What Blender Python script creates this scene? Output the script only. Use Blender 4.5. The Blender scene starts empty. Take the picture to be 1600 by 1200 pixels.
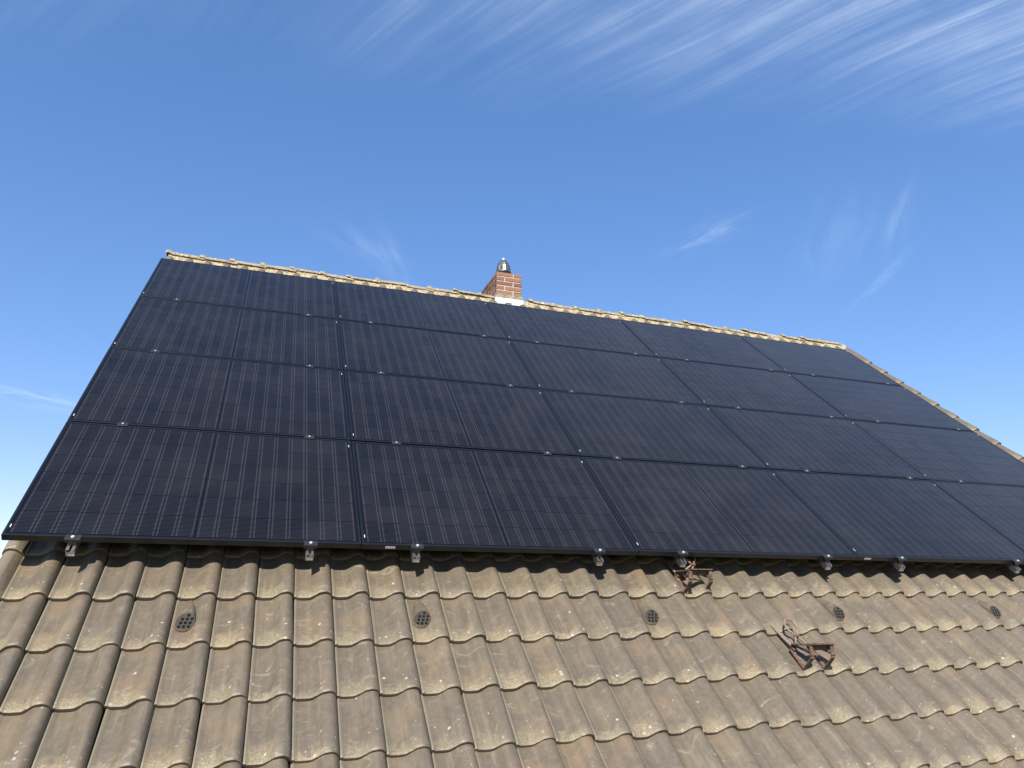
import bpy, bmesh, math, random
from mathutils import Matrix, Vector, geometry
random.seed(7)
sc = bpy.context.scene
COL = sc.collection
R = math.radians

# ------------------------------------------------------------------ frame of the roof
PITCH = R(42.03)
CP, SP = math.cos(PITCH), math.sin(PITCH)
Z0 = 4.6                                   # height of the array's lower edge above ground
def W(u, v, w=0.0):                        # roof coordinates (along ridge, up slope, out of slope) -> world
    return Vector((u, v*CP - w*SP, v*SP + w*CP + Z0))

# ------------------------------------------------------------------ camera
cam = bpy.data.cameras.new('camera')
cam.sensor_width = 36.0
cam.lens = 1152.35/1600*36.0
cam.clip_start = 0.05
cam.clip_end = 3000
camo = bpy.data.objects.new('camera', cam)
COL.objects.link(camo)
RC = ((0.94560837, -0.24164464, 0.21779043),
      (0.09316003, -0.44029658, -0.89300623),
      (0.31168255, 0.86472353, -0.39383652))
CAM = (1.16682419, -3.38148446, 2.6089463)
def rd(r):
    return Vector((r[0], r[1]*CP - r[2]*SP, r[1]*SP + r[2]*CP))
ax, ay, az = rd(RC[0]), -rd(RC[1]), -rd(RC[2])
cm = Matrix((ax, ay, az)).transposed().to_4x4()
cm.translation = W(*CAM)
camo.matrix_world = cm
sc.camera = camo
def pix(u, v, w):                          # roof point -> photo pixel, only used to decide which tiles are single objects
    d = Vector((u-CAM[0], v-CAM[1], w-CAM[2]))
    c = [r[0]*d[0]+r[1]*d[1]+r[2]*d[2] for r in RC]
    if c[2] <= 0.05: return None
    return 800+1152.35*c[0]/c[2], 600+1152.35*c[1]/c[2]

# ------------------------------------------------------------------ sky and sun
SUN = Vector((-0.38, -0.12*CP - SP, -0.12*SP + CP)).normalized()      # towards the sun
sun_el = math.asin(SUN.z)
sun_rot = math.atan2(SUN.x, SUN.y)
world = bpy.data.worlds.new('World')
sc.world = world
world.use_nodes = True
NT = world.node_tree
for n in list(NT.nodes): NT.nodes.remove(n)

class G:                                   # tiny node-graph helper
    def __init__(s, nt): s.nt = nt
    def n(s, t, **k):
        x = s.nt.nodes.new(t)
        for a, b in k.items(): setattr(x, a, b)
        return x
    def set(s, sock, v):
        if hasattr(v, 'is_output') or isinstance(v, bpy.types.NodeSocket): s.nt.links.new(v, sock)
        elif v is not None:
            if isinstance(v, (int, float)) and hasattr(sock.default_value, '__len__'):
                sock.default_value = [v]*len(sock.default_value)
            elif not isinstance(v, (int, float)) and len(v) == 3 and len(sock.default_value) == 4:
                sock.default_value = (*v, 1)
            else: sock.default_value = v
    def m(s, op, a, b=None, c=None, clamp=False):
        x = s.n('ShaderNodeMath', operation=op, use_clamp=clamp)
        for i, v in enumerate((a, b, c)):
            if v is not None: s.set(x.inputs[i], v)
        return x.outputs[0]
    def vm(s, op, a, b=None):
        x = s.n('ShaderNodeVectorMath', operation=op)
        s.set(x.inputs[0], a)
        if b is not None: s.set(x.inputs[1], b)
        return x.outputs['Value'] if op in ('DOT_PRODUCT', 'LENGTH') else x.outputs[0]
    def mix(s, f, a, b, blend='MIX'):
        x = s.n('ShaderNodeMix', data_type='RGBA', blend_type=blend, clamp_factor=True)
        s.set(x.inputs[0], f); s.set(x.inputs[6], a); s.set(x.inputs[7], b)
        return x.outputs[2]
    def noise(s, vec, scale, detail=3, rough=0.5, dist=0.0):
        x = s.n('ShaderNodeTexNoise')
        if vec is not None: s.set(x.inputs['Vector'], vec)
        x.inputs['Scale'].default_value = scale; x.inputs['Detail'].default_value = detail
        x.inputs['Roughness'].default_value = rough; x.inputs['Distortion'].default_value = dist
        return x.outputs[0]
    def ramp(s, v, a, b, lo=0.0, hi=1.0):   # smooth step from a to b
        x = s.n('ShaderNodeMapRange', interpolation_type='SMOOTHSTEP')
        s.set(x.inputs[0], v)
        x.inputs[1].default_value = a; x.inputs[2].default_value = b
        x.inputs[3].default_value = lo; x.inputs[4].default_value = hi
        return x.outputs[0]
    def xyz(s, v):
        x = s.n('ShaderNodeSeparateXYZ'); s.set(x.inputs[0], v); return x.outputs
    def comb(s, a, b, c=0.0):
        x = s.n('ShaderNodeCombineXYZ')
        for i, v in enumerate((a, b, c)): s.set(x.inputs[i], v)
        return x.outputs[0]

g = G(NT)
sky = g.n('ShaderNodeTexSky', sky_type='NISHITA')
sky.sun_disc = False
sky.sun_elevation = sun_el
sky.sun_rotation = sun_rot
sky.altitude = 300
sky.air_density = 1.0
sky.dust_density = 0.1
sky.ozone_density = 3.0
SKY_STRENGTH = 0.115
dirv = g.n('ShaderNodeTexCoord').outputs['Generated']
dx, dy, dz = g.xyz(dirv)
zc = g.m('MAXIMUM', dz, 0.03)
px_, py_ = g.m('DIVIDE', dx, zc), g.m('DIVIDE', dy, zc)               # point on a flat cloud layer overhead
# cirrus: long fibres combed along one wind direction, slightly curved
bend = g.noise(g.comb(px_, py_), 0.9, 2)
al = g.m('ADD', g.m('MULTIPLY', px_, 0.50), g.m('MULTIPLY', py_, -0.866))
ac = g.m('ADD', g.m('ADD', g.m('MULTIPLY', px_, 0.866), g.m('MULTIPLY', py_, 0.50)), g.m('MULTIPLY', bend, 0.20))
fib = g.noise(g.comb(g.m('MULTIPLY', al, 1.3), g.m('MULTIPLY', ac, 24.0)), 1.0, 7, 0.62, 0.25)
fib2 = g.noise(g.comb(g.m('MULTIPLY', al, 2.5), g.m('MULTIPLY', ac, 85.0), 3.0), 1.0, 4, 0.6, 0.15)
big = g.noise(g.comb(px_, py_, 5.0), 1.7, 3)
edge = g.m('SUBTRACT', g.m('SUBTRACT', 1.33, g.m('MULTIPLY', px_, 0.2)), py_)
edge = g.m('ADD', edge, g.m('MULTIPLY', g.m('SUBTRACT', big, 0.5), 0.5))
band = g.ramp(edge, -0.05, 0.50)
side = g.ramp(px_, -0.3, 1.05, 0.20, 1.0)
strand = g.m('MULTIPLY', g.ramp(fib, 0.36, 0.80), g.ramp(fib2, 0.22, 0.72, 0.30, 1.0))
soft = g.ramp(g.noise(g.comb(g.m('MULTIPLY', al, 1.0), g.m('MULTIPLY', ac, 4.5), 8.0), 1.0, 4, 0.55), 0.22, 0.62)
veil = g.m('MULTIPLY', soft, g.m('ADD', g.m('MULTIPLY', strand, 0.92), 0.27))
brk = g.ramp(g.noise(g.comb(px_, py_, 11.0), 7.0, 5, 0.65, 0.6), 0.30, 0.62, 0.72, 1.0)
cir = g.m('MULTIPLY', g.m('MULTIPLY', g.m('MULTIPLY', band, side), veil), brk)
# a few thin loose wisps lower down
def wisp(cx, cy, ang, la, lb, amp, seed, sa=3.0, sb=16.0):
    ca, sa_ = math.cos(ang), math.sin(ang)
    x, y = g.m('SUBTRACT', px_, cx), g.m('SUBTRACT', py_, cy)
    a = g.m('ADD', g.m('MULTIPLY', x, ca), g.m('MULTIPLY', y, sa_))
    b = g.m('ADD', g.m('MULTIPLY', x, -sa_), g.m('MULTIPLY', y, ca))
    wob = g.m('MULTIPLY', g.m('SUBTRACT', g.noise(g.comb(x, y, seed), 3.0, 2), 0.5), lb*0.9)
    b2 = g.m('ADD', b, wob)
    r = g.m('ADD', g.m('POWER', g.m('DIVIDE', a, la), 2.0), g.m('POWER', g.m('DIVIDE', b2, lb), 2.0))
    f = g.m('EXPONENT', g.m('MULTIPLY', r, -1.0))
    n_ = g.ramp(g.noise(g.comb(g.m('MULTIPLY', a, sa), g.m('MULTIPLY', b2, sb), seed), 1.0, 5, 0.6, 0.4), 0.36, 0.72)
    return g.m('MULTIPLY', g.m('MULTIPLY', f, n_), amp)
W_ = [wisp(1.13, 1.60, -1.25, 0.12, 0.045, 0.42, 1.0, 6, 16), wisp(1.50, 1.52, 0.93, 0.22, 0.08, 0.20, 2.0, 1.6, 14),
      wisp(1.58, 1.36, 0.91, 0.18, 0.03, 0.26, 7.0, 2.0, 16), wisp(1.84, 1.69, -2.0, 0.20, 0.02, 0.30, 3.0, 3, 18),
      wisp(0.22, 1.98, 0.80, 0.17, 0.05, 0.20, 4.0, 3, 14), wisp(0.33, 2.06, 1.15, 0.20, 0.035, 0.22, 8.0, 3, 14),
      wisp(-1.12, 4.20, 0.7, 0.35, 0.14, 0.42, 5.0, 3, 8)]
cl = cir
for w_ in W_: cl = g.m('ADD', cl, w_)
cl = g.m('MULTIPLY', g.m('MINIMUM', cl, 0.9), g.ramp(dz, 0.02, 0.12))
cloudcol = (6.0, 6.7, 7.4)
hs = g.n('ShaderNodeHueSaturation')
hs.inputs['Saturation'].default_value = 1.42
hs.inputs['Value'].default_value = 1.36
gam = g.n('ShaderNodeGamma'); gam.inputs[1].default_value = 0.68
g.set(gam.inputs[0], sky.outputs[0])
g.set(hs.inputs['Color'], gam.outputs[0])
tint = g.vm('MULTIPLY', hs.outputs[0], (1.04, 0.925, 1.05))
colr = g.mix(g.m('MULTIPLY', cl, 0.44), tint, cloudcol)
bg = g.n('ShaderNodeBackground')
g.set(bg.inputs[0], colr)
bg.inputs[1].default_value = SKY_STRENGTH
out = g.n('ShaderNodeOutputWorld')
NT.links.new(bg.outputs[0], out.inputs[0])

sl = bpy.data.lights.new('sun', 'SUN')
sl.energy = 5.0
sl.angle = R(0.53)
sl.color = (1.0, 0.93, 0.82)
so = bpy.data.objects.new('sun', sl)
so.rotation_euler = SUN.to_track_quat('Z', 'Y').to_euler()
so.location = (-10, -30, 30)
COL.objects.link(so)

sc.view_settings.view_transform = 'Standard'
sc.view_settings.look = 'None'
sc.view_settings.gamma = 1.0
sc.view_settings.use_curve_mapping = False
sc.view_settings.exposure = 0.95
sc.render.engine = 'CYCLES'
sc.cycles.max_bounces = 4
sc.cycles.diffuse_bounces = 2
world.cycles.sampling_method = 'MANUAL'
world.cycles.sample_map_resolution = 256
sc.cycles.use_denoising = True

# ------------------------------------------------------------------ materials
def mat(name):
    m = bpy.data.materials.new(name); m.use_nodes = True
    nt = m.node_tree; b = nt.nodes['Principled BSDF']
    return m, G(nt), b
def bump(g, b, h, strength=0.3, dist=0.01):
    x = g.n('ShaderNodeBump'); x.inputs['Strength'].default_value = strength; x.inputs['Distance'].default_value = dist
    g.set(x.inputs['Height'], h); g.nt.links.new(x.outputs[0], b.inputs['Normal'])

def make_tile_mat(hood=False):
    m, g, b = mat('weathered_concrete_tile')
    pos = g.n('ShaderNodeNewGeometry').outputs['Position']
    uv = g.n('ShaderNodeUVMap'); uv.uv_map = 'UVMap'
    ux, uy, _ = g.xyz(uv.outputs[0])
    at = g.n('ShaderNodeAttribute', attribute_name='rnd')
    rnd = g.m('FRACT', g.m('ADD', g.n('ShaderNodeObjectInfo').outputs['Random'], at.outputs['Fac']))
    rnd2 = g.m('FRACT', g.m('MULTIPLY', rnd, 17.31))
    rnd3 = g.m('FRACT', g.m('MULTIPLY', rnd, 91.7))
    base = g.mix(g.ramp(rnd, 0.1, 0.95), (0.095, 0.077, 0.057), (0.120, 0.091, 0.058))
    base = g.mix(g.m('MULTIPLY', g.ramp(rnd2, 0.72, 1.0), 0.55), base, (0.152, 0.097, 0.051))      # a few browner tiles
    n1 = g.noise(pos, 7.0, 4, 0.6)
    base = g.mix(g.ramp(n1, 0.34, 0.62, 0.0, 0.95), base, (0.079, 0.066, 0.048))
    n2 = g.noise(pos, 42.0, 4, 0.65)
    base = g.mix(g.ramp(n2, 0.35, 0.75, 0.0, 0.35), base, (0.152, 0.128, 0.093))
    # rain streaks down the slope
    st = g.noise(g.comb(g.m('ADD', g.m('MULTIPLY', ux, 9.0), g.m('MULTIPLY', rnd, 50.0)), g.m('MULTIPLY', uy, 1.3), rnd3), 1.0, 4, 0.6)
    base = g.mix(g.ramp(st, 0.50, 0.78, 0.0, 0.55), base, (0.164, 0.139, 0.097))
    base = g.mix(g.ramp(st, 0.46, 0.22, 0.0, 0.45), base, (0.064, 0.054, 0.041))
    # pale scuffs from boots and ladders
    sv = g.noise(g.vm('MULTIPLY', pos, (6.0, 16.0, 10.0)), 1.0, 5, 0.6, 1.6)
    base = g.mix(g.m('MULTIPLY', g.ramp(sv, 0.58, 0.74), 0.50), base, (0.237, 0.205, 0.151))
    # yellow-grey lichen gathered along the lower edge of the pan
    ln = g.noise(pos, 26.0, 5, 0.7)
    lf = g.noise(pos, 170.0, 3, 0.7)
    wide = g.m('MULTIPLY_ADD', rnd3, 0.24, 0.13)
    low = g.m('SUBTRACT', 1.0, g.m('DIVIDE', g.m('ADD', uy, g.m('MULTIPLY', g.m('SUBTRACT', ln, 0.5), 0.55)), wide))
    pan = g.ramp(g.m('ADD', g.m('ABSOLUTE', g.m('SUBTRACT', ux, 0.32)), g.m('MULTIPLY', g.m('SUBTRACT', ln, 0.5), 0.3)), 0.16, 0.46, 1.0, 0.06)
    lich = g.m('MULTIPLY', g.m('MULTIPLY', g.ramp(low, -0.1, 0.75), pan), g.ramp(lf, 0.36, 0.62, 0.12, 1.0))
    base = g.mix(g.m('MULTIPLY', lich, g.m('MULTIPLY_ADD', rnd2, 0.50, 0.40)), base, (0.260, 0.217, 0.130))
    # dots of white crust
    for sc_, th, off in ((30.0, 0.26, 0.0), (75.0, 0.30, 9.0)):
        vo = g.n('ShaderNodeTexVoronoi'); vo.inputs['Scale'].default_value = sc_
        wob = g.n('ShaderNodeTexNoise'); wob.inputs['Scale'].default_value = 60.0
        g.set(vo.inputs['Vector'], g.vm('ADD', g.vm('ADD', pos, (off, off, off)), g.vm('MULTIPLY', wob.outputs['Color'], (0.02, 0.02, 0.02))))
        cr = g.xyz(vo.outputs['Color'])[0]
        prob = g.ramp(uy, 0.0, 0.45, 0.10, 0.008)
        spot = g.m('MULTIPLY', g.ramp(vo.outputs['Distance'], th, th*0.65), g.m('LESS_THAN', cr, prob))
        base = g.mix(g.m('MULTIPLY', spot, 0.85), base, (0.345, 0.341, 0.287))
    # paler tone right at the joints
    ed = g.m('MAXIMUM', g.ramp(ux, 0.955, 0.985), g.ramp(ux, 0.11, 0.085))
    base = g.mix(g.m('MULTIPLY', ed, 0.35), base, (0.203, 0.179, 0.130))
    base = g.mix(g.ramp(uy, -0.02, -0.16, 0, 0.65), base, (0.045, 0.039, 0.031))      # darker front edge and underside of the tile
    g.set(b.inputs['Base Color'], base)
    b.inputs['Roughness'].default_value = 0.52
    b.inputs['Specular IOR Level'].default_value = 0.5
    h = g.m('ADD', g.m('MULTIPLY', lf, 0.35), g.m('ADD', g.m('MULTIPLY', n2, 0.5), g.m('MULTIPLY', lich, 0.6)))
    bump(g, b, h, 0.35, 0.004)
    return m
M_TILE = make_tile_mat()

def simple(name, col, rough=0.6, metal=0.0, var=0.25, scale=20.0, bmp=0.0, spec=0.5):
    m, g, b = mat(name)
    pos = g.n('ShaderNodeNewGeometry').outputs['Position']
    n = g.noise(pos, scale, 4, 0.6)
    c2 = tuple(min(1, c*(1+var)) for c in col); c1 = tuple(c*(1-var) for c in col)
    g.set(b.inputs['Base Color'], g.mix(g.ramp(n, 0.3, 0.7), c1, c2))
    b.inputs['Roughness'].default_value = rough; b.inputs['Metallic'].default_value = metal
    b.inputs['Specular IOR Level'].default_value = spec
    if bmp: bump(g, b, n, bmp, 0.01)
    return m
M_DARK = simple('dark_underlay', (0.012, 0.012, 0.013), 0.9)
M_HOLE = simple('vent_hole', (0.006, 0.006, 0.006), 1.0)
M_FRAME = simple('black_anodised_frame', (0.005, 0.006, 0.0075), 0.32, 0.0, 0.1, 8, 0, 0.45)
M_CLAMP = simple('black_clamp', (0.03, 0.031, 0.034), 0.35, 0.4, 0.1, 30)
M_ALU = simple('mill_aluminium', (0.50, 0.50, 0.51), 0.40, 1.0, 0.12, 60)
M_BOLT = simple('stainless_bolt', (0.60, 0.60, 0.60), 0.45, 0.6, 0.05, 60)
M_STICK = simple('white_sticker', (0.45, 0.45, 0.45), 0.4, 0, 0.03)
M_PLATE = simple('silver_rating_plate', (0.55, 0.56, 0.56), 0.4, 0.2, 0.1, 300)
M_INK = simple('plate_print', (0.06, 0.06, 0.06), 0.5)
M_GALV = simple('galvanised_steel', (0.13, 0.14, 0.14), 0.42, 0.75, 0.35, 25)
M_MORT = simple('brick_mortar', (0.42, 0.37, 0.29), 0.9, 0, 0.25, 30, 0.3)
M_WHITE = simple('white_flashing', (0.55, 0.54, 0.51), 0.6, 0, 0.06, 9, 0.1)
M_PLASTER = simple('plaster_wall', (0.62, 0.58, 0.50), 0.9, 0, 0.08, 4, 0.1)
M_WOOD = simple('eave_board', (0.16, 0.10, 0.06), 0.7, 0, 0.3, 14)
M_GRASS = simple('lawn', (0.035, 0.05, 0.02), 0.95, 0, 0.4, 1.5, 0.4)

def make_rust():
    m, g, b = mat('rusty_painted_steel')
    pos = g.n('ShaderNodeNewGeometry').outputs['Position']
    n = g.noise(pos, 38.0, 5, 0.7); n2 = g.noise(pos, 110.0, 4, 0.7)
    c = g.mix(g.ramp(n, 0.32, 0.66), (0.040, 0.021, 0.014), (0.135, 0.078, 0.053))
    c = g.mix(g.ramp(n2, 0.56, 0.70, 0, 0.7), c, (0.30, 0.225, 0.17))
    g.set(b.inputs['Base Color'], c); b.inputs['Roughness'].default_value = 0.7
    bump(g, b, n2, 0.4, 0.003)
    return m
M_RUST = make_rust()
M_STRAP = simple('weathered_strap_steel', (0.17, 0.125, 0.095), 0.6, 0.0, 0.25, 50)

def make_brick():
    m, g, b = mat('red_brick')
    pos = g.n('ShaderNodeNewGeometry').outputs['Position']
    rnd = g.n('ShaderNodeObjectInfo').outputs['Random']
    c = g.mix(rnd, (0.120, 0.060, 0.044), (0.215, 0.108, 0.076))
    c = g.mix(g.ramp(g.noise(pos, 55, 4, 0.7), 0.4, 0.75, 0, 0.5), c, (0.15, 0.07, 0.05))
    z = g.xyz(pos)[2]
    lo = g.ramp(g.m('ADD', z, g.m('MULTIPLY', g.noise(pos, 14, 3), 0.05)), Z0+3.492, Z0+3.452)
    c = g.mix(g.m('MULTIPLY', lo, 0.75), c, (0.33, 0.29, 0.19))           # lichen on the lowest courses
    g.set(b.inputs['Base Color'], c); b.inputs['Roughness'].default_value = 0.85
    bump(g, b, g.noise(pos, 120, 3), 0.4, 0.004)
    return m
M_BRICK = make_brick()

def make_lichen(name, a, bcol, dark):
    m, g, b = mat(name)
    pos = g.n('ShaderNodeNewGeometry').outputs['Position']
    rnd = g.n('ShaderNodeObjectInfo').outputs['Random']
    n = g.noise(pos, 16.0, 5, 0.7); n2 = g.noise(pos, 60.0, 4, 0.75); n3 = g.noise(pos, 33.0, 4, 0.7)
    c = g.mix(g.ramp(n, 0.3, 0.65), a, bcol)
    c = g.mix(g.ramp(n2, 0.52, 0.64, 0, 0.85), c, dark)
    c = g.mix(g.ramp(n3, 0.57, 0.66, 0, 0.9), c, (0.60, 0.57, 0.48))
    c = g.mix(g.m('MULTIPLY', g.ramp(rnd, 0.6, 1.0), 0.35), c, (0.24, 0.20, 0.15))
    g.set(b.inputs['Base Color'], c); b.inputs['Roughness'].default_value = 0.95
    bump(g, b, g.m('ADD', n2, n), 0.8, 0.012)
    return m
M_RIDGE = make_lichen('lichen_covered_ridge_tile', (0.34, 0.29, 0.18), (0.20, 0.17, 0.12), (0.06, 0.048, 0.035))
M_RMORT = make_lichen('ridge_mortar', (0.55, 0.47, 0.29), (0.42, 0.35, 0.21), (0.12, 0.095, 0.06))

CW, CH = 0.0917, 0.1795                    # one half-cut cell
def make_cell():
    m, g, b = mat('monocrystalline_cell')
    oc = g.n('ShaderNodeTexCoord').outputs['Object']
    ox, oy, _ = g.xyz(oc)
    rnd = g.n('ShaderNodeObjectInfo').outputs['Random']
    c = g.mix(rnd, (0.0022, 0.0022, 0.0034), (0.0055, 0.0050, 0.0068))
    # sixteen wires across each cell, with brighter solder pads next to the cell's ends
    ph = g.m('FRACT', g.m('MULTIPLY', g.m('ADD', oy, CH), 16.0/CH))
    dl = g.m('ABSOLUTE', g.m('SUBTRACT', ph, 0.5))
    wire = g.ramp(dl, 0.085, 0.04)
    padd = g.m('ABSOLUTE', g.m('SUBTRACT', g.m('ABSOLUTE', ox), CW/2-0.0085))
    pad = g.m('MULTIPLY', g.ramp(padd, 0.0042, 0.0028), g.ramp(dl, 0.19, 0.13))
    c = g.mix(g.m('MULTIPLY', wire, 0.19), c, (0.15, 0.150, 0.170))
    c = g.mix(g.m('MULTIPLY', pad, 0.22), c, (0.22, 0.205, 0.215))
    dust = g.noise(g.n('ShaderNodeNewGeometry').outputs['Position'], 3.0, 3)
    c = g.mix(g.ramp(dust, 0.35, 0.8, 0.0, 0.02), c, (0.22, 0.20, 0.18))
    g.set(b.inputs['Base Color'], c)
    b.inputs['Roughness'].default_value = 0.16
    b.inputs['IOR'].default_value = 1.36
    return m
M_CELL = make_cell()
def make_lam():
    m, g, b = mat('black_glass_laminate')
    b.inputs['Base Color'].default_value = (0.003, 0.003, 0.004, 1)
    b.inputs['Roughness'].default_value = 0.16
    b.inputs['IOR'].default_value = 1.36
    return m
M_LAM = make_lam()

# ------------------------------------------------------------------ mesh helpers
class MB:
    def __init__(s): s.v = []; s.f = []; s.mi = []
    def add(s, vs, fs, mi=0):
        o = len(s.v); s.v += [tuple(x) for x in vs]
        for f in fs: s.f.append([i+o for i in f]); s.mi.append(mi)
    def box(s, x0, x1, y0, y1, z0, z1, mi=0):
        s.add([(x0,y0,z0),(x1,y0,z0),(x1,y1,z0),(x0,y1,z0),(x0,y0,z1),(x1,y0,z1),(x1,y1,z1),(x0,y1,z1)],
              [(0,3,2,1),(4,5,6,7),(0,1,5,4),(1,2,6,5),(2,3,7,6),(3,0,4,7)], mi)
    def cyl(s, c, r, h, axis='z', n=12, mi=0):
        vs = []
        for k in (0, 1):
            for i in range(n):
                a = 2*math.pi*i/n; p, q = r*math.cos(a), r*math.sin(a)
                d = {'z': (p, q, k*h), 'y': (q, k*h, p), 'x': (k*h, p, q)}[axis]
                vs.append((c[0]+d[0], c[1]+d[1], c[2]+d[2]))
        fs = [(i, (i+1) % n, n+(i+1) % n, n+i) for i in range(n)] + [tuple(range(n-1, -1, -1)), tuple(range(n, 2*n))]
        s.add(vs, fs, mi)
    def sweep(s, pts, a, b_, up=(0, 0, 1), closed=False, mi=0, n=4):
        """bar of section a (across) x b_ (along the frame normal) swept along a polyline; n=4 flat bar, else round"""
        P = [Vector(p) for p in pts]; N = len(P); rings = []
        upv = Vector(up)
        for i in range(N):
            if closed: t = (P[(i+1) % N]-P[i-1])
            else: t = P[min(i+1, N-1)]-P[max(i-1, 0)]
            t.normalize()
            x = t.cross(upv)
            if x.length < 1e-4: x = t.cross(Vector((1, 0, 0)))
            x.normalize(); y = x.cross(t).normalized()
            if n == 4: sec = [(-a/2, -b_/2), (a/2, -b_/2), (a/2, b_/2), (-a/2, b_/2)]
            else: sec = [(a/2*math.cos(2*math.pi*k/n), b_/2*math.sin(2*math.pi*k/n)) for k in range(n)]
            rings.append([P[i]+x*p+y*q for p, q in sec])
        m = len(rings[0]); vs = [q for r in rings for q in r]; fs = []
        for i in range(N if closed else N-1):
            j = (i+1) % N
            for k in range(m):
                l = (k+1) % m
                fs.append((i*m+k, i*m+l, j*m+l, j*m+k))
        if not closed: fs += [tuple(range(m-1, -1, -1)), tuple((N-1)*m+k for k in range(m))]
        s.add(vs, fs, mi)
    def mesh(s, name, mats, smooth=False):
        me = bpy.data.meshes.new(name)
        me.from_pydata(s.v, [], s.f)
        for m in mats: me.materials.append(m)
        if len(mats) > 1: me.polygons.foreach_set('material_index', s.mi)
        bm = bmesh.new(); bm.from_mesh(me); bmesh.ops.recalc_face_normals(bm, faces=bm.faces); bm.to_mesh(me); bm.free()
        if smooth: me.shade_smooth()
        me.update()
        return me
def link(name, me, parent=None, loc=(0, 0, 0), rot=(0, 0, 0)):
    o = bpy.data.objects.new(name, me)
    COL.objects.link(o)
    if parent: o.parent = parent
    o.location = loc; o.rotation_euler = rot
    return o
def tag(o, label=None, cat=None, group=None, kind=None):
    if label: o['label'] = label
    if cat: o['category'] = cat
    if group: o['group'] = group
    if kind: o['kind'] = kind
    return o
def bevel(me, off, seg=1, ang=40):
    bm = bmesh.new(); bm.from_mesh(me)
    es = [e for e in bm.edges if len(e.link_faces) == 2 and e.calc_face_angle(0) > R(ang)]
    bmesh.ops.bevel(bm, geom=es, offset=off, segments=seg, affect='EDGES', profile=0.6)
    bm.to_mesh(me); bm.free(); me.update()

# ------------------------------------------------------------------ ground
m = MB(); m.add([(-300, -300, 0), (300, -300, 0), (300, 300, 0), (-300, 300, 0)], [(0, 1, 2, 3)])
tag(link('ground', m.mesh('ground', [M_GRASS])), kind='structure')

# ------------------------------------------------------------------ house
UL, UR = 0.0, 9.35                         # gable faces
PAN = -0.19                                # top of the pans at a tile's lower edge
VA = 5.20                                  # where the two pan planes meet
APEX = W(0, VA, PAN)                       # ridge line (y, z)
house = bpy.data.objects.new('house', None); COL.objects.link(house)
tag(house, 'house with brown tiled pitched roof, lichen-covered ridge and brick chimney', 'house')
VE = -2.60                                 # eave
e_f = W(0, VE, -0.26)
yb = 2*APEX.y - e_f.y
m = MB()                                   # walls
yf, yk, zt = e_f.y+0.35, yb-0.35, e_f.z+0.10
m.box(UL+0.08, UR-0.08, yf, yk, 0.0, zt)
link('wall', m.mesh('wall', [M_PLASTER]), house)
for x0 in (UL+0.06, UR-0.36):              # gable triangles
    m = MB(); x1 = x0+0.30
    za = APEX.z-0.16
    m.add([(x0, yf, zt+0.004), (x0, yk, zt+0.004), (x0, APEX.y, za), (x1, yf, zt+0.004), (x1, yk, zt+0.004), (x1, APEX.y, za)],
          [(0, 2, 1), (3, 4, 5), (0, 1, 4, 3), (1, 2, 5, 4), (2, 0, 3, 5)])
    link('gable_wall', m.mesh('gable_wall', [M_PLASTER]), house)

# front slope: dark deck with its tiles as children, in roof coordinates
m = MB(); m.box(UL-0.01, UR-0.02, VE, VA-0.02, PAN-0.10, PAN-0.072)
slope = link('front_slope', m.mesh('front_slope', [M_DARK]), house, (0, 0, Z0), (PITCH, 0, 0))
# profile of one interlocking tile: rib, flat pan, S-shaped rise, roll, dropped edge
SW = 0.1985
def prof():
    pts = [(0.000, -0.006), (0.002, 0.005), (0.007, 0.007), (0.012, 0.0055), (0.016, 0.0005)]
    for t in (0.028, 0.044, 0.060, 0.074):
        pts.append((t, -0.0015*math.sin((t-0.016)/0.058*math.pi)))
    for i in range(1, 9):
        t = i/8; x = 0.074+0.068*t
        pts.append((x, 0.042*(t*t*(3-2*t))))
    pts += [(0.154, 0.0450), (0.166, 0.0450), (0.177, 0.0415), (0.187, 0.0335), (0.1935, 0.022), (0.1965, 0.011), (0.1970, -0.003)]
    return pts
PROF = prof()
TH = 0.017
TILT = 0.072
def tile_data(L=0.40, prof=PROF, flap=False):
    ys = [0.0, 0.004, 0.014, 0.05, 0.17, L]
    N = len(prof); vs = []; uv = []; fs = []
    def zlift(i, y):                       # rounded nose, a little proud at the roll's lower end
        x, z = prof[i]
        d = -0.004 if y == 0 else (-0.0008 if y < 0.01 else 0)
        if z > 0.02 and y < 0.03: d -= 0.0035*(1-y/0.03)
        return z+d-TILT*y
    for y in ys:
        for i, (x, z) in enumerate(prof):
            vs.append((x, y, zlift(i, y))); uv.append((x/SW, y/0.34))
    R_ = len(ys)
    for r in range(R_-1):
        for i in range(N-1): fs.append((r*N+i, r*N+i+1, (r+1)*N+i+1, (r+1)*N+i))
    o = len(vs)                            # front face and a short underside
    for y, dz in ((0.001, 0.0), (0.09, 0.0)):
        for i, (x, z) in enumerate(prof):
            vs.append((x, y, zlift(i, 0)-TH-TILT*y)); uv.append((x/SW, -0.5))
    for i in range(N-1):
        fs.append((i, o+i, o+i+1, i+1)); fs.append((o+i, o+N+i, o+N+i+1, o+i+1))
    if flap:                               # verge: side board hanging down from the roll
        x = prof[-1][0]; q = len(vs)
        for y in (0.0, L):
            for z in (0.0, -0.12): vs.append((x+0.004, y, z-TILT*y)); uv.append((1.0, y/0.34))
            vs.append((x-0.014, y, -0.12-TILT*y)); uv.append((1.0, y/0.34))
            vs.append((x-0.014, y, -0.01-TILT*y)); uv.append((1.0, y/0.34))
        fs += [(q, q+4, q+5, q+1), (q+1, q+5, q+6, q+2), (q, q+1, q+2, q+3)]
        fs += [(N-1, q, q+4, (R_-1)*N+N-1)]
    return vs, fs, uv
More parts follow.
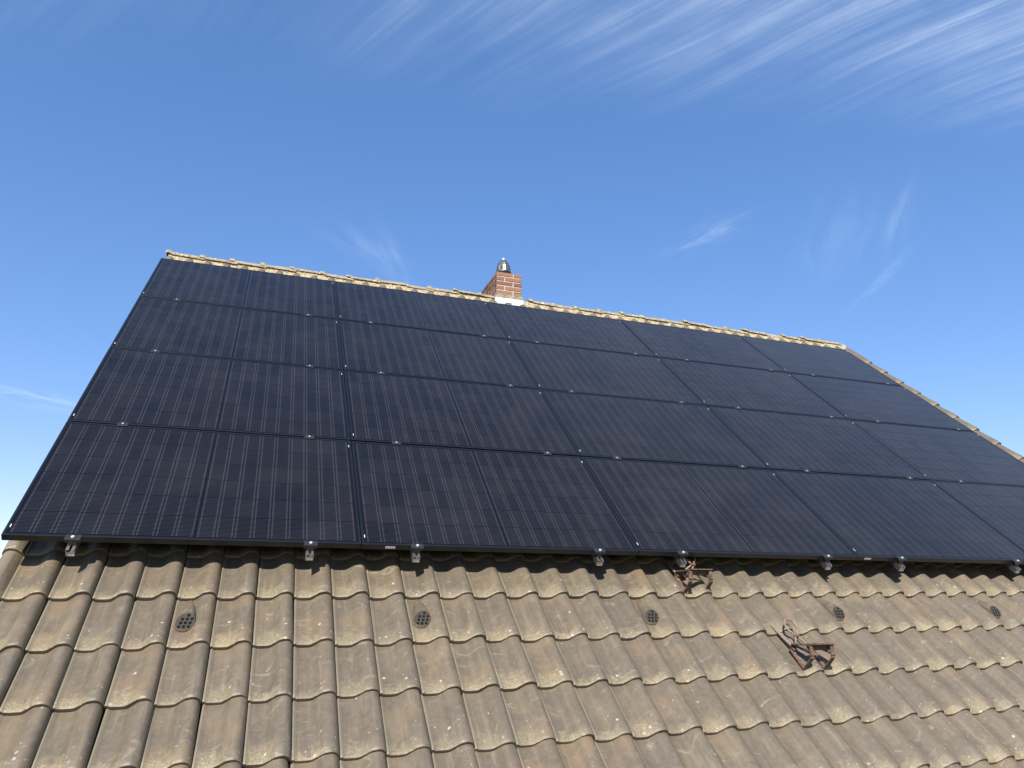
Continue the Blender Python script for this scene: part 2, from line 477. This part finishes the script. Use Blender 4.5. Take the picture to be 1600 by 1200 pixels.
def tile_mesh(name, data, mats):
    vs, fs, uv = data
    me = bpy.data.meshes.new(name); me.from_pydata(vs, [], fs)
    ul = me.uv_layers.new(name='UVMap')
    for l in me.loops: ul.data[l.index].uv = uv[l.vertex_index]
    for mm in mats: me.materials.append(mm)
    me.shade_smooth()
    try: me.set_sharp_from_angle(angle=R(50))
    except Exception: pass
    me.update()
    return me
LEFTP = [(-0.040, -0.10), (-0.041, 0.004), (-0.036, 0.022), (-0.025, 0.036), (-0.008, 0.0435), (0.010, 0.0425),
         (0.026, 0.036), (0.040, 0.024), (0.050, 0.012), (0.0565, 0.002)]
D_TILE, D_TOP = tile_data(0.40), tile_data(0.53)
D_RV, D_RVT = tile_data(0.40, flap=True), tile_data(0.53, flap=True)
D_LV, D_LVT = tile_data(0.40, LEFTP), tile_data(0.53, LEFTP)
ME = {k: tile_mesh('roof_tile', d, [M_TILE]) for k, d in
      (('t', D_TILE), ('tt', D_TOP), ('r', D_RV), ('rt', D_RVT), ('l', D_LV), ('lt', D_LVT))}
DATA = {'t': D_TILE, 'tt': D_TOP, 'r': D_RV, 'rt': D_RVT, 'l': D_LV, 'lt': D_LVT}

# ventilation tile: the same tile with a moulded hood whose face is pierced by ten holes
def vent_mesh():
    vs, fs, uv = tile_data(0.40)
    vs, fs, uv = list(vs), [list(f) for f in fs], list(uv)
    mi = [0]*len(fs)
    # outline of the pierced face, in (x, y) of the tile, leaning back
    cx, cy = 0.066, 0.140
    outl = []
    for i in range(20):
        a = 2*math.pi*i/20
        rx, ry = 0.045, 0.050
        x = rx*math.cos(a); y = ry*math.sin(a)
        if y < 0: y *= 0.75
        x += 0.16*y
        outl.append((cx+x, cy+y))
    def fz(x, y): return 0.012-TILT*y+(y-(cy-0.039))*0.40+0.10*max(0, x-cx-0.02)   # plane of the face
    holes = []
    for r, (n, off) in enumerate(((3, -0.003), (3, 0.003), (3, 0.009), (1, 0.014))):
        for k in range(n):
            holes.append((cx+off+(k-(n-1)/2)*0.0225, cy-0.021+r*0.0190))
    pts = [Vector(p) for p in outl]; edges = [(i, (i+1) % 20) for i in range(20)]
    hr, hn = 0.0085, 8
    for h in holes:
        o = len(pts)
        for i in range(hn): pts.append(Vector((h[0]+hr*math.cos(2*math.pi*i/hn), h[1]+hr*math.sin(2*math.pi*i/hn))))
        edges += [(o+i, o+(i+1) % hn) for i in range(hn)]
    cv, ce, cf, *_ = geometry.delaunay_2d_cdt(pts, edges, [], 0, 1e-5)
    o = len(vs)
    for p in cv: vs.append((p[0], p[1], fz(p[0], p[1]))); uv.append((p[0]/SW, p[1]/0.34+0.25))
    def inside(x, y):
        c = False
        for i in range(20):
            x1, y1 = outl[i]; x2, y2 = outl[i-1]
            if (y1 > y) != (y2 > y) and x < (x2-x1)*(y-y1)/(y2-y1)+x1: c = not c
        return c
    for f in cf:
        c = [sum(cv[i][k] for i in f)/len(f) for k in (0, 1)]
        if inside(*c) and all((c[0]-h[0])**2+(c[1]-h[1])**2 > (hr*0.9)**2 for h in holes):
            fs.append([o+i for i in f]); mi.append(1)
    for h in holes:                        # the bores
        q = len(vs)
        for d in (0.0, -0.014):
            for i in range(hn):
                x, y = h[0]+hr*math.cos(2*math.pi*i/hn), h[1]+hr*math.sin(2*math.pi*i/hn)
                vs.append((x, y+d*0.4, fz(x, y)+d)); uv.append((x/SW, y/0.34))
        for i in range(hn):
            fs.append([q+i, q+(i+1) % hn, q+hn+(i+1) % hn, q+hn+i]); mi.append(2)
        fs.append([q+hn+i for i in range(hn)]); mi.append(2)
    # rim and hood running up the slope until it dies into the pan
    q = len(vs); n_o = 20; SEG = 5
    for s_ in range(SEG+1):
        t = s_/SEG
        for i, (x, y) in enumerate(outl):
            up = max(0.0, math.sin(2*math.pi*i/20))
            k = (0.55+0.45*up)
            zf = fz(x, y)+0.004*min(1, t*8)
            bx = cx+(x-cx)*(1.03 if up < 0.05 else 1.0-0.30*t)
            by = y+(0.012 if s_ else 0)*(-0.2 if up < 0.05 else 1)*min(1, t*3)+(0.165*t*k if up > 0.05 else 0)
            zz = zf*(1-t)**1.15+(-0.006-TILT*by)*(1-(1-t)**1.15)
            if s_ == 0: bx, by, zz = x, y, fz(x, y)
            vs.append((bx, by, zz)); uv.append((bx/SW, by/0.34))
    for s_ in range(SEG):
        for i in range(n_o):
            j = (i+1) % n_o
            fs.append([q+s_*n_o+i, q+s_*n_o+j, q+(s_+1)*n_o+j, q+(s_+1)*n_o+i]); mi.append(0)
    me = bpy.data.meshes.new('vent_tile'); me.from_pydata(vs, [], fs)
    ul = me.uv_layers.new(name='UVMap')
    for l in me.loops: ul.data[l.index].uv = uv[l.vertex_index]
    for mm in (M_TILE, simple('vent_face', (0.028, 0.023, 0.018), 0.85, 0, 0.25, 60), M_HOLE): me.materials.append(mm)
    me.polygons.foreach_set('material_index', mi)
    me.shade_smooth()
    try: me.set_sharp_from_angle(angle=R(48))
    except Exception: pass
    me.update()
    return me
ME_VENT = vent_mesh()

# courses: measured lower edges, then an even gauge
VROW = [-0.222, -0.562, -0.886, -1.206, -1.515, -1.835, -2.155, -2.475]
ROWS = [(0.103+0.325*i) for i in range(15)][::-1] + VROW
TOPV = max(ROWS)
def col_u(k): return 1.398+(SW if k >= 0 else 0.190)*k
KL, KR = -7, 39
VENTS = {-3, 3, 10, 17, 24}
rest_v, rest_f, rest_uv, rest_r = [], [], [], []
for ri, v0 in enumerate(ROWS):
    for k in range(KL-1, KR+1):
        leftv, rightv = k == KL-1, k == KR
        u = col_u(KL)-0.0585 if leftv else col_u(k)
        sx = 1.0 if (leftv or k >= 0) else 0.190/SW
        v = v0+0.009*(u-1.4) if v0 < 0.2 else v0
        top = v0 == TOPV
        key = ('l' if leftv else 'r' if rightv else 't')+('t' if top else '')
        if leftv: u = col_u(KL)-0.0585
        jit = (random.uniform(-1, 1)*0.0014, random.uniform(-1, 1)*0.006, random.uniform(0, 1)*0.003)
        rz, ry = random.gauss(0, 0.007), random.gauss(0, 0.006)
        p = pix(u+0.1, v+0.16, PAN+0.02)
        inview = p and -60 < p[0] < 1665 and -60 < p[1] < 1300
        vis = (inview and v0 < 0.2) or top or (rightv and inview)
        if vis and not (v0 < 0.2 and p[1] > 1275):
            vent = v0 == VROW[1] and k in VENTS
            o = link('vent_tile' if vent else ('verge_tile' if (leftv or rightv) else 'roof_tile'), ME_VENT if vent else ME[key], slope,
                     (u+jit[0], v+jit[1], PAN+jit[2]), (0.060 if top else 0.0, ry, rz))
            o.scale = (sx, 1, 1)
        else:
            vs, fs, uv = DATA[key]; o_ = len(rest_v); r_ = random.random()
            for x, y, z in vs: rest_v.append((u+x*sx+jit[0], v+y+jit[1], PAN+z+jit[2])); rest_r.append(r_)
            rest_f += [[i+o_ for i in f] for f in fs]; rest_uv += uv
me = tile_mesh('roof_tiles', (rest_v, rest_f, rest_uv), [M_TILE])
at = me.attributes.new('rnd', 'FLOAT', 'POINT'); at.data.foreach_set('value', rest_r)
tag(link('roof_tiles', me, slope), kind='stuff')

# back slope: same courses as one corrugated sheet per course
m = MB()
bp = []
for k in range(KL, KR+1):
    bp += [(col_u(k)+x*(1 if k >= 0 else 0.957), z) for x, z in PROF[4::3]]
for r in range(23):
    v = -2.6+0.335*r; n = len(bp)
    vs = []
    for dv in (0, 0.335):
        for x, z in bp:
            q = W(x, v+dv, PAN+z-TILT*dv)
            vs.append((q.x, 2*APEX.y-q.y, q.z))
    m.add(vs, [(i, i+1, n+i+1, n+i) for i in range(n-1)])
bme = m.mesh('back_slope', [M_TILE], True)
tag(link('back_slope', bme, house))
# eave board and gutter on the front
m = MB(); m.box(UL, UR, e_f.y+0.02, e_f.y+0.05, e_f.z-0.20, e_f.z-0.005)
link('eave_board', m.mesh('eave_board', [M_WOOD]), house)
m = MB()
vs = []
for x in (UL-0.05, UR+0.05):
    for rr in (0.07, 0.066):
        for i in range(9):
            a = math.pi+math.pi*i/8
            vs.append((x, e_f.y-0.055+rr*math.cos(a), e_f.z-0.03+rr*math.sin(a)))
fs = []
for s_ in range(2):
    fs += [(s_*9+i, s_*9+i+1, 18+s_*9+i+1, 18+s_*9+i) for i in range(8)]
m.add(vs, fs); link('gutter', m.mesh('gutter', [M_GALV], True), house)

# ridge: lapped half-round caps with collars, bedded in mortar
ROLLZ = 0.045/CP                           # rolls stand this much above the pans, measured upright
ridge_c = Vector((0, APEX.y, APEX.z+ROLLZ+0.018))   # top line of the caps
TS = SP/CP
def cap_z(y): return -(math.sqrt(y*y+0.030**2)-0.030)*TS*0.96
def cap_mesh(seed, L=0.40):
    rn = random.Random(seed)
    m = MB(); n = 16; HWD = 0.056
    secs = [(0.0, 0.014), (0.004, 0.020), (0.050, 0.019), (0.062, 0.004), (0.13, 0.001), (0.22, 0.0), (0.31, -0.003), (L, -0.008)]
    vs = []
    for (x, dr) in secs:
        for i in range(n+1):
            y = HWD*(2*i/n-1)*(1+dr*3)
            vs.append((x+rn.uniform(-1, 1)*0.003*(x > 0.01), y, cap_z(y)+dr+rn.uniform(-1, 1)*0.0050))
    N = n+1; S = len(secs)
    for x, dr in secs:
        for i in range(N):
            y = HWD*(2*i/n-1)*(1+dr*3); vs.append((x, y, cap_z(y)+dr-0.017))
    fs = []; o = S*N
    for s_ in range(S-1):
        fs += [(s_*N+i, s_*N+i+1, (s_+1)*N+i+1, (s_+1)*N+i) for i in range(n)]
        for e_ in (0, n): fs.append((s_*N+e_, (s_+1)*N+e_, o+(s_+1)*N+e_, o+s_*N+e_))
    fs += [(i, o+i, o+i+1, i+1) for i in range(n)]
    m.add(vs, fs)
    return m.mesh('ridge_tile', [M_RIDGE], True)
caps = [cap_mesh(s) for s in range(6)]
mm = MB(); rn = random.Random(3)
NX, NY = 620, 6
mv = []
for i in range(NX+1):                      # bedding mortar squeezed out below the caps, rough, filling the pans
    x = -0.010+9.27*i/NX
    bulge = 0.012*math.sin(x*7.3)+0.008*math.sin(x*23.0+1)
    for j in range(NY+1):
        t = j/NY
        y = -0.040-0.006*t-bulge*0.15*t
        z = cap_z(0.046)-0.008-0.085*t
        mv.append((x+rn.uniform(-1, 1)*0.004, y+rn.uniform(-1, 1)*0.005, z+rn.uniform(-1, 1)*0.008))
mf = [(i*(NY+1)+j, i*(NY+1)+j+1, (i+1)*(NY+1)+j+1, (i+1)*(NY+1)+j) for i in range(NX) for j in range(NY)]
mm.add(mv, mf)
mm.add([(x, -y, z) for x, y, z in mv], [f[::-1] for f in mf])
ridge = link('ridge', mm.mesh('ridge_mortar', [M_RMORT]), house, ridge_c)
x = -0.03; k = 0
CHX0, CHX1 = 3.778, 4.117
while x < 9.0:
    if not (CHX0-0.36 < x < CHX1-0.02):
        link('ridge_tile', caps[k % 5], ridge, (x+random.uniform(-1, 1)*0.012, random.uniform(-1, 1)*0.006, random.uniform(-1, 1)*0.008),
             (random.gauss(0, 0.05), random.gauss(0, 0.014), random.gauss(0, 0.012)))
    elif x < CHX0-0.05 or CHX0-0.36 < x < CHX0-0.3:
        o = link('ridge_tile', caps[k % 5], ridge, (x, 0, 0)); o.scale = (min(1.0, (CHX0-0.005-x)/0.40), 1, 1)
    x += 0.326; k += 1

# ------------------------------------------------------------------ chimney
CY0, CY1 = 3.935, 4.615
CZ1 = Z0+3.745
COURSE, BH = 0.0625, 0.0525
NC = 5
cz0 = CZ1-NC*COURSE
m = MB(); m.box(CHX0+0.006, CHX1-0.006, CY0+0.006, CY1-0.006, cz0-0.60, CZ1-0.008)
chim = link('chimney', m.mesh('chimney', [M_MORT]), house)
bm_cache = {}
def brick(x0, x1, y0, y1, z0):
    key = (round(x1-x0, 4), round(y1-y0, 4))
    if key not in bm_cache:
        b_ = MB(); b_.box(-key[0]/2, key[0]/2, -key[1]/2, key[1]/2, 0, BH)
        me = b_.mesh('brick', [M_BRICK]); bevel(me, 0.004, 1); bm_cache[key] = me
    o = link('brick', bm_cache[key], chim, ((x0+x1)/2+random.gauss(0, 0.001), (y0+y1)/2+random.gauss(0, 0.001), z0), (0, 0, random.gauss(0, 0.004)))
    return o
S, H, J = 0.22, 0.105, 0.010
for c in range(NC):
    z = CZ1-(c+1)*COURSE+0.008
    A = c % 2 == 0
    for yy0 in (CY0, CY1-H):
        if A: spans = ((CHX0, CHX0+S), (CHX0+S+J, CHX1))
        else: spans = ((CHX0, CHX0+H), (CHX0+H+J, CHX1))
        for a, b_ in spans: brick(a, b_, yy0, yy0+H, z)
    ya, ybk = CY0+H+J, CY1-H-J
    spans = ((ya, ya+S), (ya+S+J, ybk)) if A else ((ya, ya+H), (ya+H+J, ya+H+J+S), (ya+H+S+2*J, ybk))
    for a, b_ in spans:
        brick(CHX0, CHX0+H, a, b_, z); brick(CHX1-H, CHX1, a, b_, z)
# stepped mortar band under the bricks, then the white apron cut round the tile rolls
m = MB()
m.box(CHX0-0.006, CHX1+0.006, CY0-0.008, CY1+0.006, cz0-0.022, cz0+0.003)
m.box(CHX0-0.014, CHX1+0.014, CY0-0.018, CY1+0.014, cz0-0.055, cz0-0.024)
link('mortar_band', m.mesh('mortar_band', [simple('lichened_band', (0.23, 0.20, 0.135), 0.9, 0, 0.45, 30, 0.5)]), chim)
m = MB()
zt_ = cz0-0.057
nx = 40
vs = []
for i in range(nx+1):
    x = CHX0-0.02+(CHX1-CHX0+0.075)*i/nx
    t = i/nx
    xt = min(x, CHX1+0.012)
    k = (x-1.398) % SW
    # height of the tile surface below the apron
    pz = 0.0
    for a, b_ in zip(PROF[:-1], PROF[1:]):
        if a[0] <= k <= b_[0]: pz = a[1]+(b_[1]-a[1])*(k-a[0])/(b_[0]-a[0]+1e-9)
    yb_ = CY0-0.034
    zroof = APEX.z+(yb_-APEX.y)*SP/CP+(pz+0.004)/CP
    vs += [(xt, CY0-0.022, zt_), (xt, CY0-0.026, zt_-0.05), (x, yb_, min(zroof, zt_-0.06))]
fs = []
for i in range(nx):
    for j in range(2): fs.append((i*3+j, i*3+j+1, (i+1)*3+j+1, (i+1)*3+j))
m.add(vs, fs)
me = m.mesh('flashing', [M_WHITE], True)
o = link('flashing', me, chim)
sd = o.modifiers.new('thickness', 'SOLIDIFY'); sd.thickness = 0.006
for sx_ in (0, 1):                          # side flashings
    m = MB(); xx = CHX0-0.016 if sx_ == 0 else CHX1+0.010
    m.box(xx, xx+0.006, CY0-0.020, CY1, zt_-0.16, zt_+0.002)
    link('side_flashing', m.mesh('side_flashing', [M_WHITE]), chim)
# metal cowl: short pipe, ribbed bullet-shaped hood, rim and finial
m = MB(); cx, cyy = 3.932, 4.125; n = 24
def lathe(m, prof, n=24, rib=0.0, mi=0):
    vs = []
    for r, z in prof:
        for i in range(n):
            a = 2*math.pi*i/n; rr = r*(1-(rib if i % 2 else 0))
            vs.append((cx+rr*math.cos(a), cyy+rr*math.sin(a), z))
    fs = [(s_*n+i, s_*n+(i+1) % n, (s_+1)*n+(i+1) % n, (s_+1)*n+i) for s_ in range(len(prof)-1) for i in range(n)]
    m.add(vs, fs, mi)
zb = CZ1-0.01
lathe(m, [(0.080, zb), (0.080, zb+0.075), (0.104, zb+0.078), (0.104, zb+0.094), (0.098, zb+0.096)])
link('cowl_pipe', m.mesh('cowl_pipe', [M_GALV], True), chim)
m = MB()
lathe(m, [(0.098, zb+0.094), (0.095, zb+0.135), (0.086, zb+0.180), (0.070, zb+0.222), (0.048, zb+0.258), (0.024, zb+0.280), (0.002, zb+0.287)], 24, 0.07)
link('cowl_hood', m.mesh('cowl_hood', [M_GALV]), chim)
m = MB()
lathe(m, [(0.022, zb+0.276), (0.022, zb+0.296), (0.013, zb+0.303), (0.001, zb+0.304)], 12)
link('cowl_finial', m.mesh('cowl_finial', [M_BOLT], True), chim)

# ------------------------------------------------------------------ solar panels
PX, PY = 1.742, 1.154
PW, PH = 1.737, 1.138
LIP, DEP = 0.013, 0.035
def frame_mesh():
    m = MB()
    # four mitred bars as one ring: top lip, inner wall, outer wall, foot
    rings = []
    for (ins, z) in ((0.0, -DEP), (0.0, -0.001), (0.001, 0.0), (LIP-0.001, 0.0), (LIP, -0.0012), (LIP, -0.006), (0.003, -0.008), (0.003, -DEP+0.002), (0.028, -DEP+0.002), (0.028, -DEP)):
        rings.append([(ins, ins, z), (PW-ins, ins, z), (PW-ins, PH-ins, z), (ins, PH-ins, z)])
    vs = [p for r in rings for p in r]; n = len(rings); fs = []
    for k in range(n):
        l = (k+1) % n
        for i in range(4):
            j = (i+1) % 4
            fs.append((k*4+i, k*4+j, l*4+j, l*4+i))
    m.add(vs, fs)
    return m.mesh('frame', [M_FRAME])
ME_FRAME = frame_mesh()
m = MB(); m.box(LIP-0.004, PW-LIP+0.004, LIP-0.004, PH-LIP+0.004, -0.0055, -0.0022); ME_LAM = m.mesh('glass_laminate', [M_LAM])
# clipped (pseudo-square) corners on the outer edge
ch = 0.004
m = MB()
oc = [(-CW/2+ch, -CH/2), (CW/2-ch, -CH/2), (CW/2, -CH/2+ch), (CW/2, CH/2-ch), (CW/2-ch, CH/2), (-CW/2+ch, CH/2), (-CW/2, CH/2-ch), (-CW/2, -CH/2+ch)]
m.add([(x, y, 0) for x, y in oc]+[(x, y, 0.0007) for x, y in oc], [tuple(range(8, 16))]+[(i, (i+1) % 8, 8+(i+1) % 8, 8+i) for i in range(8)])
ME_CELL = m.mesh('cell', [M_CELL])
m = MB(); m.box(-0.0022, 0.0022, -0.013, 0.013, 0, 0.0006); ME_STICK = m.mesh('serial_sticker', [M_STICK])
m = MB(); m.box(-0.028, 0.028, -0.0012, 0, -0.0065, 0.0065)
for i in range(9):
    if i in (2, 6): continue
    m.box(-0.022+i*0.0050, -0.0195+i*0.0050, -0.0016, -0.0013, -0.003+0.001*(i % 2), 0.0035, 1)
ME_PLATE = m.mesh('rating_plate', [M_PLATE, M_INK])
ROWN = ['bottom', 'second lowest', 'second highest', 'top']
COLN = ['leftmost', 'second from left', 'middle', 'second from right', 'rightmost']
gapx, gapy = 0.0013, 0.0032
xs = []
half = 9*CW+8*gapx
mid = 0.013
x0 = (PW-(2*half+mid))/2
for h_ in range(2):
    for i in range(9): xs.append(x0+h_*(half+mid)+i*(CW+gapx)+CW/2)
y0 = (PH-(6*CH+5*gapy))/2
ysn = [y0+i*(CH+gapy)+CH/2 for i in range(6)]
for r in range(4):
    for c in range(5):
        p = bpy.data.objects.new('solar_panel', None); COL.objects.link(p)
        p.location = W(c*PX+0.003, r*PY+random.uniform(-1, 1)*0.0025, random.uniform(-1, 1)*0.0015)
        p.rotation_euler = (PITCH, 0, random.gauss(0, 0.0006))
        lab = f'black framed solar panel, {COLN[c]} in the {ROWN[r]} row of the array'
        tag(p, lab, 'solar panel', 'solar panels on the roof')
        link('frame', ME_FRAME, p)
        link('glass_laminate', ME_LAM, p)
        for y in ysn:
            for x in xs: link('cell', ME_CELL, p, (x, y, -0.0021))
        link('serial_sticker', ME_STICK, p, (LIP+0.005, 0.075, -0.0019))
        link('serial_sticker', ME_STICK, p, (PW-LIP-0.005, PH-0.075, -0.0019))
        if r == 0 and c in (1, 3): link('rating_plate', ME_PLATE, p, (0.16 if c == 1 else 0.085, -0.0004, -0.019))

# mounting rails up the slope, each with end clamp below and clamps in the seams
RAILX = [c*PX+d for c in range(5) for d in ((0.312, 1.464) if c < 3 else (0.372, 1.512))]
ORD = ['first', 'second', 'third', 'fourth', 'fifth', 'sixth', 'seventh', 'eighth', 'ninth', 'tenth']
def rail_mesh():
    m = MB(); w, h = 0.040, 0.040; t = 0.0035; y0, y1 = -0.058, 4.60; zt = -0.0375
    m.box(-w/2, -w/2+t, y0, y1, zt-h, zt); m.box(w/2-t, w/2, y0, y1, zt-h, zt)
    m.box(-w/2+t, w/2-t, y0, y1, zt-h, zt-h+t)
    m.box(-w/2+t, -0.006, y0, y1, zt-t, zt); m.box(0.006, w/2-t, y0, y1, zt-t, zt)
    m.box(-w/2+t, w/2-t, y0+0.001, y1, zt-0.019, zt-0.016)
    m.box(-w/2+t, w/2-t, y0+0.003, y0+0.006, zt-h+t, zt-0.020)
    return m.mesh('mounting_rail', [M_ALU])
ME_RAIL = rail_mesh()
m = MB()                                   # end clamp: plate over the frame, front web, foot on the rail
m.box(-0.036, 0.036, -0.026, 0.010, 0.0008, 0.0048); m.box(-0.036, 0.036, -0.0075, -0.0025, -0.0360, 0.0006)
m.box(-0.036, 0.036, -0.030, -0.026, -0.012, 0.0048); m.box(-0.018, 0.018, -0.026, -0.0077, -0.0365, -0.0005)
ME_EC = m.mesh('clamp_body', [M_CLAMP]); bevel(ME_EC, 0.001)
m = MB(); m.cyl((0, -0.016, 0.005), 0.0085, 0.009, 'z', 12); ME_EB = m.mesh('bolt', [M_BOLT]); bevel(ME_EB, 0.0022, 2)
m = MB(); m.box(-0.031, 0.031, -0.022, 0.022, 0.0010, 0.0045); m.box(-0.031, 0.031, -0.0065, 0.0065, -0.036, 0.0008)
ME_MC = m.mesh('clamp_body', [M_CLAMP]); bevel(ME_MC, 0.001)
m = MB(); m.cyl((0, 0, 0.0046), 0.0065, 0.006, 'z', 12); ME_MBLT = m.mesh('bolt', [M_BOLT]); bevel(ME_MBLT, 0.002, 2)
# roof hook that carries a rail: plate on the tile and a bent arm
def hook_mesh():
    m = MB()
    m.sweep([(0.025, 0.10, -0.185), (0.025, 0.02, -0.178), (0.025, -0.01, -0.165), (0.025, -0.015, -0.12), (0.025, 0.01, -0.10), (0.025, 0.05, -0.097)], 0.030, 0.006, up=(0, 0.3, 1))
    m.box(0.0205, 0.0275, 0.02, 0.06, -0.094, -0.045)
    return m.mesh('roof_hook', [M_ALU])
ME_HOOK = hook_mesh()
for i, u in enumerate(RAILX):
    o = link('mounting_rail', ME_RAIL, None, W(u, 0, 0), (PITCH, 0, 0))
    tag(o, f'silver mounting rail under the solar panels, {ORD[i]} from the left', 'rail', 'mounting rails')
    e = bpy.data.objects.new('end_clamp', None); COL.objects.link(e)
    e.location = W(u+random.uniform(-1, 1)*0.003, 0, 0); e.rotation_euler = (PITCH, 0, 0)
    tag(e, f'black end clamp with bolt on the array lower edge, {ORD[i]} from left', 'clamp', 'end clamps along the lower edge')
    link('clamp_body', ME_EC, e); link('bolt', ME_EB, e)
    o = link('roof_hook', ME_HOOK, None, W(u, 0.33, 0), (PITCH, 0, 0))
    tag(o, f'metal roof hook in the shadow under the array holding the {ORD[i]} rail', 'hook', 'roof hooks')
    for r in (1, 2, 3):
        e = bpy.data.objects.new('mid_clamp', None); COL.objects.link(e)
        e.location = W(u+random.uniform(-1, 1)*0.006, r*PY-(PY-PH)/2, 0); e.rotation_euler = (PITCH, 0, random.gauss(0, 0.01))
        tag(e, f'small bolted clamp in the {("lowest", "middle", "highest")[r-1]} panel seam, {ORD[i]} from the left', 'clamp', 'mid clamps in the seams')
        link('clamp_body', ME_MC, e); link('bolt', ME_MBLT, e)

# ------------------------------------------------------------------ rusty roof step brackets
def step_bracket(u, v, label, lo=(0.0, 0.0, 0.0)):
    """local frame: x along the ridge, y up the slope, z out of it; the tread is level"""
    e = bpy.data.objects.new('step_bracket', None); COL.objects.link(e)
    e.location = W(u, v, PAN); e.rotation_euler = (PITCH, 0, 0); e.scale = (1.12, 1.12, 1.12)
    tag(e, label, 'bracket', 'rusty step brackets')
    hz = lambda L, z0=0.0: (-L*CP, L*SP+z0)        # level run of length L towards the eave -> (dy, dz)
    HW = 0.066                                     # half distance of the two side frames
    # points of one side frame in (y, z): rear on the tile, level top, upright front, foot
    back = (0.10, 0.016); tb = (0.10, 0.050)
    tf = (tb[0]+hz(0.135)[0], tb[1]+hz(0.135)[1])
    fl = (tf[0]-0.062*SP, tf[1]-0.062*CP)
    tip = (fl[0]+0.010, 0.010)
    for s in (-1, 1):
        m = MB(); x = s*HW
        pts = [(x, *tb), (x, *tf), (x, *fl), (x, *tip), (x, *back)]
        m.sweep(pts, 0.008, 0.022, up=(1, 0, 0), closed=True)
        link('side_frame', m.mesh('side_frame', [M_RUST]), e)
        m = MB(); m.sweep([(x*0.93, tb[0]-0.004, tb[1]-0.004), (x*0.93, (tf[0]+fl[0])/2, (tf[1]+fl[1])/2-0.012)], 0.012, 0.005, up=(1, 0, 0))
        link('brace', m.mesh('brace', [M_RUST]), e)
        m = MB(); m.cyl((x-0.012, fl[0]+0.012*SP, fl[1]+0.014), 0.006, 0.024, 'x', 8)
        link('bolt', m.mesh('bolt', [M_RUST]), e)
    # angle bar across the front as the tread
    m = MB()
    d = Vector((0, -CP, SP)); n = Vector((0, SP, CP))
    a = Vector((0, *tf))
    for (p, q, r_, s_) in ((0.012, -0.026, 0.003, 0.008), (-0.022, -0.026, -0.026, 0.003)):
        vs = []
        for x in (-HW-0.008, HW+0.008):
            for dd, nn in ((p, r_), (q, r_), (q, s_), (p, s_)): vs.append(Vector((x, 0, 0))+a+d*dd+n*nn)
        m.add(vs, [(0, 1, 2, 3), (7, 6, 5, 4), (0, 4, 5, 1), (1, 5, 6, 2), (2, 6, 7, 3), (3, 7, 4, 0)])
    link('tread', m.mesh('tread', [M_RUST]), e)
    # strap coming out from under the course above
    m = MB(); xs_ = -HW+0.006
    m.sweep([(xs_, 0.285, 0.004), (xs_, 0.20, 0.014), (xs_, 0.10, 0.030), (xs_, 0.075, 0.034)], 0.020, 0.005, up=(0, 0, 1))
    link('strap', m.mesh('strap', [M_STRAP]), e)
    # bent rod: ring standing off the tile and two tails down to the tread
    m = MB(); ring = []
    cxr, cyr, czr = -0.018+lo[0], 0.205+lo[1], 0.074+lo[2]
    ring = [(cxr+0.036*math.sin(t_), cyr-0.044*math.cos(t_), czr-0.010*math.cos(t_)) for t_ in [R(28)+R(304)*i/14 for i in range(15)]]
    path = [(0.012, 0.080, 0.058), (cxr+0.006, cyr-0.060, czr-0.014)]+ring+[(cxr-0.006, cyr-0.060, czr-0.014), (-HW+0.01, 0.085, 0.042)]
    m.sweep(path, 0.0115, 0.0115, up=(0, 0, 1), n=8)
    link('rod_loop', m.mesh('rod_loop', [M_STRAP], True), e)
    m = MB(); m.box(cxr-0.015, cxr+0.015, cyr-0.070, cyr-0.052, czr-0.025, czr-0.004); me = m.mesh('rod_clip', [M_RUST]); bevel(me, 0.003)
    link('rod_clip', me, e)
    m = MB(); m.sweep([(0.008, 0.088, 0.056), (HW*0.35, 0.045, 0.075), (HW, tf[0]+0.012, tf[1]-0.004)], 0.010, 0.005, up=(0, 0, 1))
    link('cross_bar', m.mesh('cross_bar', [M_RUST]), e)
    return e
step_bracket(3.868, -0.140, 'rusty step bracket right below the panel edge and its end clamp', (0.045, -0.035, 0.03))
step_bracket(4.332, -0.787, 'rusty step bracket standing lower on the open tiles, nearer the picture bottom')
